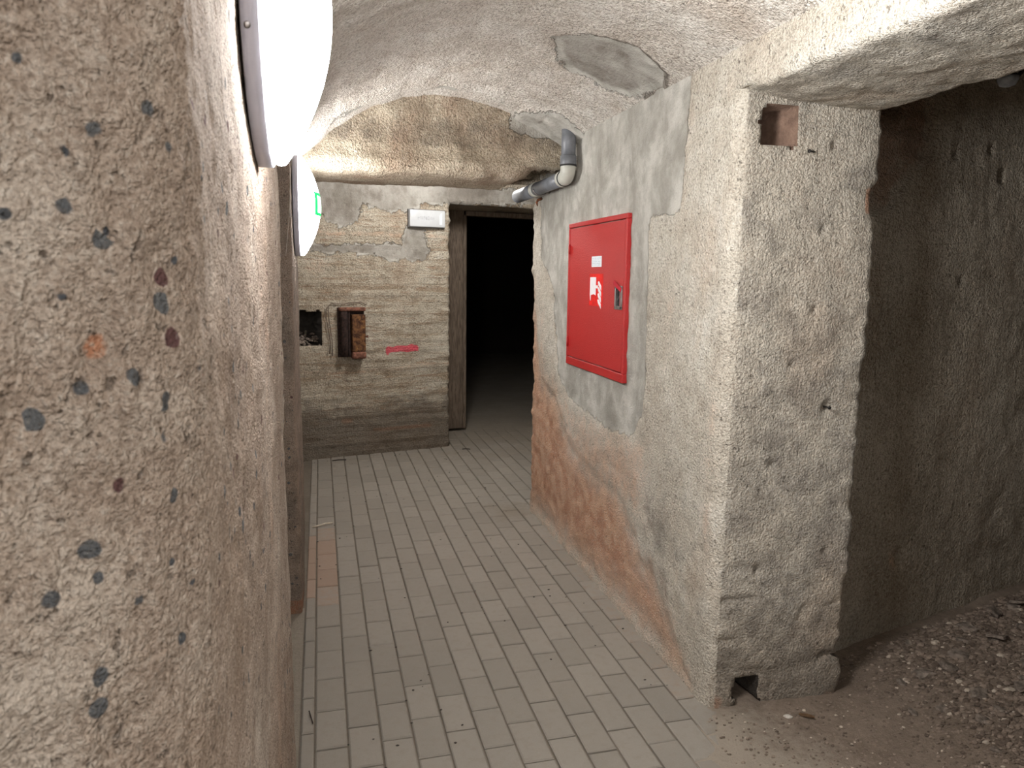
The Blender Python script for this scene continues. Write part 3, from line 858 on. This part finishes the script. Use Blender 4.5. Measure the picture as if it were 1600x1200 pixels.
obj('sticker_panel', dome_patch(-.098, .036, -.031, .043, .0036), M_WFILM, st)

# thin thread hanging from the near lamp
M_THREAD = simple('pale_thread', (.55, .50, .44), .8)
bm = bmesh.new()
add_tube(bm, [(-.098, 3.242, 1.96), (-.106, 3.238, 1.86), (-.112, 3.236, 1.75), (-.122, 3.236, 1.66), (-.132, 3.236, 1.57)], .0012, 6)
tag(obj('thread', bm, M_THREAD), 'thin pale thread hanging down the wall edge beside the farther round lamp', 'thread')

# ---------------------------------------------------------------- red hydrant cabinet
def red_paint():
    t = NT('red_cabinet_paint'); co = t.co()
    n = t.noise(co, 260, 2, .5)
    c = t.mix(t.noise(co, 6, 4), (.43, .010, .012), (.52, .018, .018))
    return t.fin(c, .36, t.bump(n, .003), 0, .6)
M_RED = red_paint()
M_GAP = simple('cabinet_gap', (.02, .008, .008), .9)
M_STEEL = simple('lock_steel', (.30, .28, .27), .4, .8)
M_BLACK = simple('black_void', (.008, .008, .009), .8)
M_PINKGL = simple('hazy_key_pane', (.42, .16, .17), .15, 0, .6)
M_PAPER = simple('white_paper', (.74, .79, .84), .7, nscale=120, namp=.04)
M_INK = simple('faint_blue_ink', (.45, .53, .60), .7)
M_SIGN = simple('bright_red_film', (.80, .012, .010), .4)
M_SIGNW = simple('white_film', (.85, .83, .86), .5, namp=.03)
M_TAPE = simple('red_tape', (.50, .01, .03), .4)
cab = thing('hydrant_cabinet', 'red metal fire hydrant cabinet set in the right corridor wall', 'cabinet', (1.294, 3.372, 1.04), (0, 0, -PI / 2))
# local frame: +x towards the camera along the wall, -y... local y points into the corridor (-x world) after the turn
# rotation -90 deg about z: local x -> world -y, local y -> world x ; so front face is at negative local y
W2, HT = .386, .73
bm = bmesh.new()
fr = .022
add_box(bm, -W2, W2, -.026, .05, HT - fr, HT, .003)
add_box(bm, -W2, W2, -.026, .05, 0, .040, .003)
add_box(bm, -W2, -W2 + fr, -.026, .05, .040, HT - fr, .003)
add_box(bm, W2 - fr, W2, -.026, .05, .040, HT - fr, .003)
obj('frame', bm, M_RED, cab)
bm = bmesh.new(); add_box(bm, -W2 + .01, W2 - .01, -.004, .05, .02, HT - .01); obj('back_box', bm, M_GAP, cab)
door = None
bm = bmesh.new()
dx0, dx1, dz0, dz1 = -W2 + fr + .004, W2 - fr - .004, .046, HT - fr - .005
wx0, wx1, wz0, wz1 = .276, .352, .322, .418     # lock window opening
add_box(bm, dx0, wx0, -.024, -.006, dz0, dz1, .0025)
add_box(bm, wx1, dx1, -.024, -.006, dz0, dz1, .0025)
bmesh.ops.delete(bm, geom=bm.verts[:], context='VERTS')
# door plate with a rectangular cut-out
X = [dx0, wx0, wx1, dx1]; Z = [dz0, wz0, wz1, dz1]
gv = [[bm.verts.new((x, -.024, z)) for z in Z] for x in X]
for i in range(3):
    for j in range(3):
        if i == 1 and j == 1: continue
        bm.faces.new((gv[i][j], gv[i + 1][j], gv[i + 1][j + 1], gv[i][j + 1]))
r = bmesh.ops.extrude_face_region(bm, geom=bm.faces[:])
for v in [g for g in r['geom'] if isinstance(g, bmesh.types.BMVert)]: v.co.y = -.006
door = obj('door', bm, M_RED, cab)
# lock window
bm = bmesh.new()
f_ = .011
add_box(bm, wx0 - .004, wx1 + .004, -.029, -.010, wz0 - .004, wz0 + f_, .0015); add_box(bm, wx0 - .004, wx1 + .004, -.029, -.010, wz1 - f_ + .002, wz1 + .004, .0015)
add_box(bm, wx0 - .004, wx0 + f_ * .6, -.029, -.010, wz0, wz1, .0015); add_box(bm, wx1 - f_, wx1 + .004, -.029, -.010, wz0, wz1, .0015)
lk = obj('lock_frame', bm, M_STEEL, door); lk['label'] = 'grey metal lock frame'
bm = bmesh.new(); add_box(bm, wx0, wx0 + .034, -.015, -.008, wz0, wz1); obj('key_hole', bm, M_BLACK, lk)
bm = bmesh.new(); add_box(bm, wx0 + .034, wx1 - .008, -.020, -.008, wz0 + .006, wz1 - .004, .002); obj('key_pane', bm, M_PINKGL, lk)
bm = bmesh.new(); add_tube(bm, [(wx0 + .010, -.018, wz0 + .035), (wx0 + .032, -.018, wz0 + .056)], .002, 6); obj('latch', bm, M_STEEL, lk)
bm = bmesh.new(); add_box(bm, -.042, .042, -.0012, .0012, -.010, .010, .0008, 1)
tp = obj('tape_strip', bm, M_TAPE, door); tp.location = (.312, -.032, .420); tp.rotation_euler = (0, .42, .05)
# hinges on the far edge
for hz in (.12, .60):
    bm = bmesh.new(); add_tube(bm, [(-W2 + fr, -.028, hz - .025), (-W2 + fr, -.028, hz + .025)], .005, 10); obj('hinge', bm, M_RED, door, True)
# paper label
bm = bmesh.new(); add_box(bm, -.036, .094, -.0246, -.0238, .506, .556)
lb = obj('paper_label', bm, M_PAPER, door); lb['label'] = 'small white paper label'
bm = bmesh.new()
for k in range(5):
    z = .547 - k * .008
    x = -.026
    while x < .07:
        l = random.uniform(.008, .022); add_box(bm, x, min(.084, x + l), -.0250, -.0245, z - .0012, z + .0012); x += l + random.uniform(.006, .014)
obj('label_print', bm, M_INK, lb)
# hose reel sign
bm = bmesh.new(); add_box(bm, -.058, .120, -.0246, -.0238, .322, .474)
sg = obj('hose_sign', bm, M_SIGN, door); sg['label'] = 'bright red sign with white hose reel symbol'
bm = bmesh.new()
def sflat(pts):
    a = [bm.verts.new((x, -.0254, z)) for x, z in pts]; b = [bm.verts.new((x, -.0245, z)) for x, z in pts]
    n = len(pts)
    bm.faces.new(a); bm.faces.new(b[::-1])
    for i in range(n): bm.faces.new((a[i], b[i], b[(i + 1) % n], a[(i + 1) % n]))
sflat([(-.048, .458), (.030, .458), (.030, .372), (.006, .378), (-.020, .374), (-.034, .372), (-.036, .346), (-.042, .346), (-.048, .372)])
sflat([(.030, .420), (.058, .420), (.058, .406), (.030, .406)])
for k in range(4):
    z = .436 - k * .028; x = .056
    sflat([(x, z), (x + .014, z + .004), (x + .044, z - .018), (x + .046, z - .040), (x + .036, z - .034), (x + .006, z - .014)])
obj('hose_symbol', bm, M_SIGNW, sg)

# ---------------------------------------------------------------- grey plastic drain pipe
M_PIPE = simple('grey_pvc', (.175, .185, .205), .38, 0, .45, nscale=14, namp=.15)
M_PIPE_L = simple('pale_pvc', (.50, .50, .45), .4, 0, .45, nscale=14, namp=.08)
M_RUBBER = simple('black_gasket', (.03, .03, .03), .6)
pipe = thing('drain_pipe', 'grey plastic drain pipe bending down below the vault and along the wall', 'pipe', (1.222, 3.655, 2.0))
PR = .0365
bm = bmesh.new(); add_tube(bm, [(0, 0, .055), (0, 0, .30)], PR, 28); obj('pipe_section', bm, M_PIPE, pipe, True)
bm = bmesh.new(); add_tube(bm, [(0, 0, .052), (0, 0, .056), (0, 0, .095), (0, 0, .099)], [PR + .003, PR + .0045, PR + .0045, PR + .001], 28); obj('socket', bm, M_PIPE, pipe, True)
bm = bmesh.new(); add_tube(bm, [(0, 0, .046), (0, 0, .054)], PR + .006, 28); obj('gasket', bm, M_RUBBER, pipe, True)
bm = bmesh.new()
pts = [(0, 0, .048)] + [(0, .05 * (1 - math.cos(a)), .045 - .05 * math.sin(a)) for a in [PI / 2 * k / 8 for k in range(9)]] + [(0, .060, -.005)]
add_tube(bm, pts, PR + .002, 28)
e = obj('elbow', bm, M_PIPE_L, pipe, True); e['label'] = 'pale elbow joint'
bm = bmesh.new(); add_tube(bm, [(0, .052, -.005), (0, .060, -.005)], PR + .0055, 28); obj('gasket', bm, M_RUBBER, pipe, True)
bm = bmesh.new(); add_tube(bm, [(0, .060, -.005), (0, .095, -.005), (0, .105, -.005)], [PR + .005, PR + .005, PR + .001], 28); obj('socket', bm, M_PIPE_L, pipe, True)
bm = bmesh.new(); add_tube(bm, [(0, .09, -.005), (0, .56, -.006)], PR, 28); obj('pipe_section', bm, M_PIPE, pipe, True)
bm = bmesh.new(); add_tube(bm, [(0, .56, -.006), (0, .57, -.006), (0, .60, -.006), (0, .61, -.006)], [PR + .001, PR + .005, PR + .005, PR + .001], 28)
s_ = obj('coupling', bm, M_PIPE_L, pipe, True); s_['label'] = 'pale coupling ring'
bm = bmesh.new(); add_tube(bm, [(0, .60, -.006), (0, .98, -.007)], PR + .003, 28); obj('pipe_section', bm, M_PIPE, pipe, True)
bm = bmesh.new()
add_tube(bm, [(.004 + (PR + .006) * math.cos(a), .50, -.006 + (PR + .006) * math.sin(a)) for a in [PI * 1.05 + k * PI * .85 / 10 for k in range(11)]] + [(.062, .50, -.03)], .004, 8)
obj('pipe_clamp', bm, M_STEEL, pipe, True)
M_RUST = simple('rust', (.22, .075, .03), .9, nscale=60, namp=.4, bump=.003)
bm = bmesh.new(); add_tube(bm, [(1.285, 4.31, 1.955), (1.262, 4.32, 1.945), (1.256, 4.325, 1.93), (1.262, 4.33, 1.91)], [.007, .008, .007, .003], 8)
tag(obj('rusty_hook', bm, M_RUST, None, True), 'small rusty hook in the wall corner just under the drain pipe', 'hook')

# ---------------------------------------------------------------- far wall: emergency light, rusty box, wires
yaw = math.atan2(FD.y, FD.x)
M_WPL = simple('white_plastic', (.56, .57, .57), .3, 0, .5, namp=.03)
M_LENS = simple('pale_lens', (.52, .54, .555), .18, 0, .6, nscale=8, namp=.04)
M_GPL = simple('grey_plastic_edge', (.16, .16, .16), .5)
M_FAINT = simple('faint_grey_print', (.44, .455, .475), .4)
em = thing('emergency_light', 'white rectangular emergency light box on the far wall beside the doorway', 'lamp', fpt(1.067, 1.959, .0), (0, 0, yaw))
bm = bmesh.new(); add_box(bm, -.162, .162, -.030, .012, -.075, .075, .004); obj('housing', bm, M_GPL, em)
bm = bmesh.new(); add_box(bm, -.156, .156, -.052, -.022, -.069, .069, .008, 3); lens = obj('cover', bm, M_LENS, em, True)
bm = bmesh.new()
v = [bm.verts.new(p) for p in ((.104, -.054, -.046), (.124, -.054, -.046), (.126, -.054, .046), (.116, -.054, .046), (.104, -.054, .028))]
f = bm.faces.new(v); r = bmesh.ops.extrude_face_region(bm, geom=[f])
for q in [g for g in r['geom'] if isinstance(g, bmesh.types.BMVert)]: q.co.y = -.050
obj('highlight_bar', bm, simple('highlight_white', (.86, .88, .92), .15, 0, .6, namp=.02), em)  # raised white streak that paints the reflected highlight on the cover
bm = bmesh.new()
x = -.09
while x < .05:
    l = random.uniform(.008, .02); add_box(bm, x, x + l, -.0525, -.0515, -.012 + random.uniform(-.004, .004), .014 + random.uniform(-.005, .005)); x += l + .005
obj('faint_print', bm, M_FAINT, lens)

def rusty():
    t = NT('rusty_plate'); co = t.co(); n = t.noise(co, 28, 6, .7, .5); n2 = t.noise(co, 9, 4)
    c = t.mix(t.ss(n, .38, .62), (.050, .022, .014), (.20, .095, .04))
    c = t.mix(t.math('MULTIPLY', t.ss(n, .56, .70), t.ss(n2, .40, .6)), c, (.50, .31, .10))
    return t.fin(c, .85, t.bump(n, .006), .1, .3)
M_RUSTP = rusty()
M_DKRUST = simple('dark_rust', (.040, .022, .018), .9, nscale=50, namp=.4, bump=.004)
M_REDRUST = simple('reddish_rust', (.24, .105, .07), .9, nscale=50, namp=.3, bump=.004)
rb = thing('rusty_meter_box', 'old rusty iron box hanging open on the far wall beside the niche', 'box', fpt(.42, .83, 0), (0, 0, yaw))
bm = bmesh.new(); add_box(bm, -.112, .105, -.020, .012, .0, .40, .004); obj('back_plate', bm, M_DKRUST, rb)
bm = bmesh.new(); add_tube(bm, [(-.068, -.045, .01), (-.068, -.050, .10), (-.068, -.050, .30), (-.068, -.045, .37)], .030, 16); obj('side_tube', bm, M_DKRUST, rb, True)
bm = bmesh.new(); add_box(bm, -.037, -.022, -.060, -.01, .01, .37, .004); obj('side_rail', bm, M_DKRUST, rb)
bm = bmesh.new(); add_box(bm, -.012, .098, -.085, -.018, .045, .345, .006); cv = obj('cover', bm, M_RUSTP, rb); cv['label'] = 'flaking orange-brown cover plate'
bm = bmesh.new(); add_box(bm, -.105, .105, -.075, .0, .372, .402, .010, 3); obj('top_lip', bm, M_REDRUST, rb, True)
bm = bmesh.new(); add_box(bm, -.014, .100, -.095, -.015, -.012, .045, .016, 3); obj('bottom_lip', bm, M_REDRUST, rb, True)
bm = bmesh.new(); add_tube(bm, [(.105, -.05, .165), (.125, -.055, .165)], [.006, .010], 10); obj('knob', bm, M_REDRUST, rb, True)
M_WIRE = simple('old_wire', (.16, .12, .095), .8)
def wire(pts, label, r=.0032):
    bm = bmesh.new(); add_tube(bm, [fpt(a, z, d) for a, z, d in pts], r, 8)
    tag(obj('old_wire', bm, M_WIRE, None, True), label, 'wire', 'old wires beside the rusty box')
wire([(.235, .86, .014), (.245, .95, .016), (.228, 1.07, .018), (.212, 1.17, .02), (.222, 1.235, .024), (.245, 1.225, .02)], 'dark old wire looped between the niche and the rusty box, left strand')
wire([(.262, .84, .014), (.262, .96, .016), (.248, 1.06, .018), (.236, 1.15, .02), (.232, 1.24, .022), (.26, 1.262, .016), (.36, 1.258, .012), (.50, 1.275, .012), (.545, 1.25, .012)], 'dark old wire running over the top of the rusty box, right strand')
# nails in the pillar face
M_IRON = simple('dark_iron', (.03, .027, .026), .6, .5)
def nail(p, q, label, r=.003):
    bm = bmesh.new(); add_tube(bm, [p, q], r, 8); d = (Vector(q) - Vector(p)).normalized(); add_tube(bm, [Vector(q), Vector(q) + d * .002], r * 2, 8)
    tag(obj('iron_nail', bm, M_IRON, None, True), label, 'nail')
nail((1.553, 2.152, 1.906), (1.516, 2.128, 1.903), 'bent dark nail lying flat on the pillar face below the putlog hole')
nail((1.664, 2.165, 1.070), (1.650, 2.115, 1.074), 'dark iron nail sticking out of the middle of the pillar face')

# ---------------------------------------------------------------- bits on the floor
M_STICK = simple('peeled_stick', (.62, .55, .45), .7)
M_TWIG = simple('dark_twig', (.045, .035, .03), .8)
bm = bmesh.new(); add_tube(bm, [(-.077, 4.405, .006), (-.04, 4.415, .008), (0, 4.435, .012), (.043, 4.448, .008)], [.004, .005, .005, .004], 8)
tag(obj('stick', bm, M_STICK, None, True), 'pale peeled stick on the pavers by the left wall', 'stick')
bm = bmesh.new(); add_tube(bm, [(-.070, 2.468, .004), (-.064, 2.43, .006), (-.057, 2.392, .004)], .0022, 6)
tag(obj('twig', bm, M_TWIG, None, True), 'short dark twig lying on the half pavers at the left edge', 'twig')
bm = bmesh.new()
for k in range(150):
    y = 2.0 + 4.3 * random.random(); x = random.uniform(-.08, 1.25)
    if random.random() < .4: x = .054 + PW * random.randint(-1, 11) + random.uniform(-.006, .006)
    s = random.uniform(.0018, .0045); add_rock(bm, (x, y, .002), (s * random.uniform(1, 2), s, s * .6), k + 400)
tag(obj('floor_crumbs', bm, M_TWIG), 'scattered dark crumbs of dirt on the grey pavers', 'crumbs', kind='stuff')
for (x, y, l, a, lab) in ((.12, 6.02, .11, .1, 'thin dark twig on the pavers close below the far wall'), (1.20, 6.2, .07, -.3, 'thin dark twig on the floor before the doorway')):
    bm = bmesh.new(); add_tube(bm, [(-l / 2, 0, 0), (0, .004, .003), (l / 2, 0, 0)], .004, 6)
    o = obj('twig', bm, M_TWIG, None, True); o.location = (x, y, .004); o.rotation_euler = (0, 0, a); tag(o, lab, 'twig')

# dim glass lamp half hidden behind the lintel
M_GLASS = simple('dusty_glass', (.34, .37, .42), .08, 0, .8, namp=.15)
gl = thing('bulkhead_lamp', 'small unlit glass lamp under the side room ceiling, top right behind the lintel', 'lamp', (2.10, 1.975, 2.13))
bm = bmesh.new(); add_lathe(bm, [(.0, .028), (.022, .022), (.030, .006), (.031, -.004), (.026, -.006), (0, -.006)], 24, Matrix.Rotation(PI / 2, 4, 'Y')); obj('glass_bowl', bm, M_GLASS, gl, True)
bm = bmesh.new(); add_tube(bm, [(0, 0, .004), (0, 0, .020), (0, 0, .45)], [.034, .012, .010], 16); obj('stem', bm, M_IRON, gl, True)
bm = bmesh.new(); add_tube(bm, [(.03, .0, .002), (.05, -.01, .03), (.055, -.01, .06)], .006, 8); obj('bracket', bm, M_IRON, gl, True)

# ---------------------------------------------------------------- light and camera
def point(loc, power, r=.18, col=(1.0, .98, .96)):
    l = bpy.data.lights.new('added_fill_light', 'POINT'); l.energy = power; l.shadow_soft_size = r; l.color = col
    o = bpy.data.objects.new('added_fill_light', l); o.location = loc; COL.objects.link(o); return o
point((.60, -1.6, 2.0), 52)  # added fill without a fixture, well behind the camera
point((.45, -.70, 2.0), 17, .2)  # added fill just behind the camera, lifts the side room and near wall
point((.95, 5.25, 2.40), 68, .12)  # added fill above the hall, hidden by the beam, brightens the far wall

w = bpy.data.worlds.new('World'); scn.world = w; w.use_nodes = True
w.node_tree.nodes['Background'].inputs[0].default_value = (0, 0, 0, 1)

TH = math.radians(14.5); PT = math.radians(8.3); PH = .0127
ct, st_ = math.cos(TH), math.sin(TH)
fw = Vector((st_ * math.cos(PT), ct * math.cos(PT), -math.sin(PT)))
r0 = Vector((ct, -st_, 0)); u0 = r0.cross(fw)
r_ = r0 * math.cos(PH) + u0 * math.sin(PH); u_ = u0 * math.cos(PH) - r0 * math.sin(PH)
cam = bpy.data.cameras.new('camera'); co_ = bpy.data.objects.new('camera', cam); COL.objects.link(co_)
Mx = Matrix((r_, u_, -fw)).transposed().to_4x4(); Mx.translation = Vector((0, 0, 1.5)); co_.matrix_world = Mx
cam.sensor_width = 36; cam.lens = 1160 / 1600 * 36; cam.clip_start = .01
cam.dof.use_dof = True; cam.dof.focus_distance = 2.7; cam.dof.aperture_fstop = 13
scn.camera = co_
scn.view_settings.view_transform = 'Standard'; scn.view_settings.look = 'None'
scn.view_settings.gamma = 1; scn.view_settings.use_curve_mapping = False
scn.view_settings.exposure = 0.0
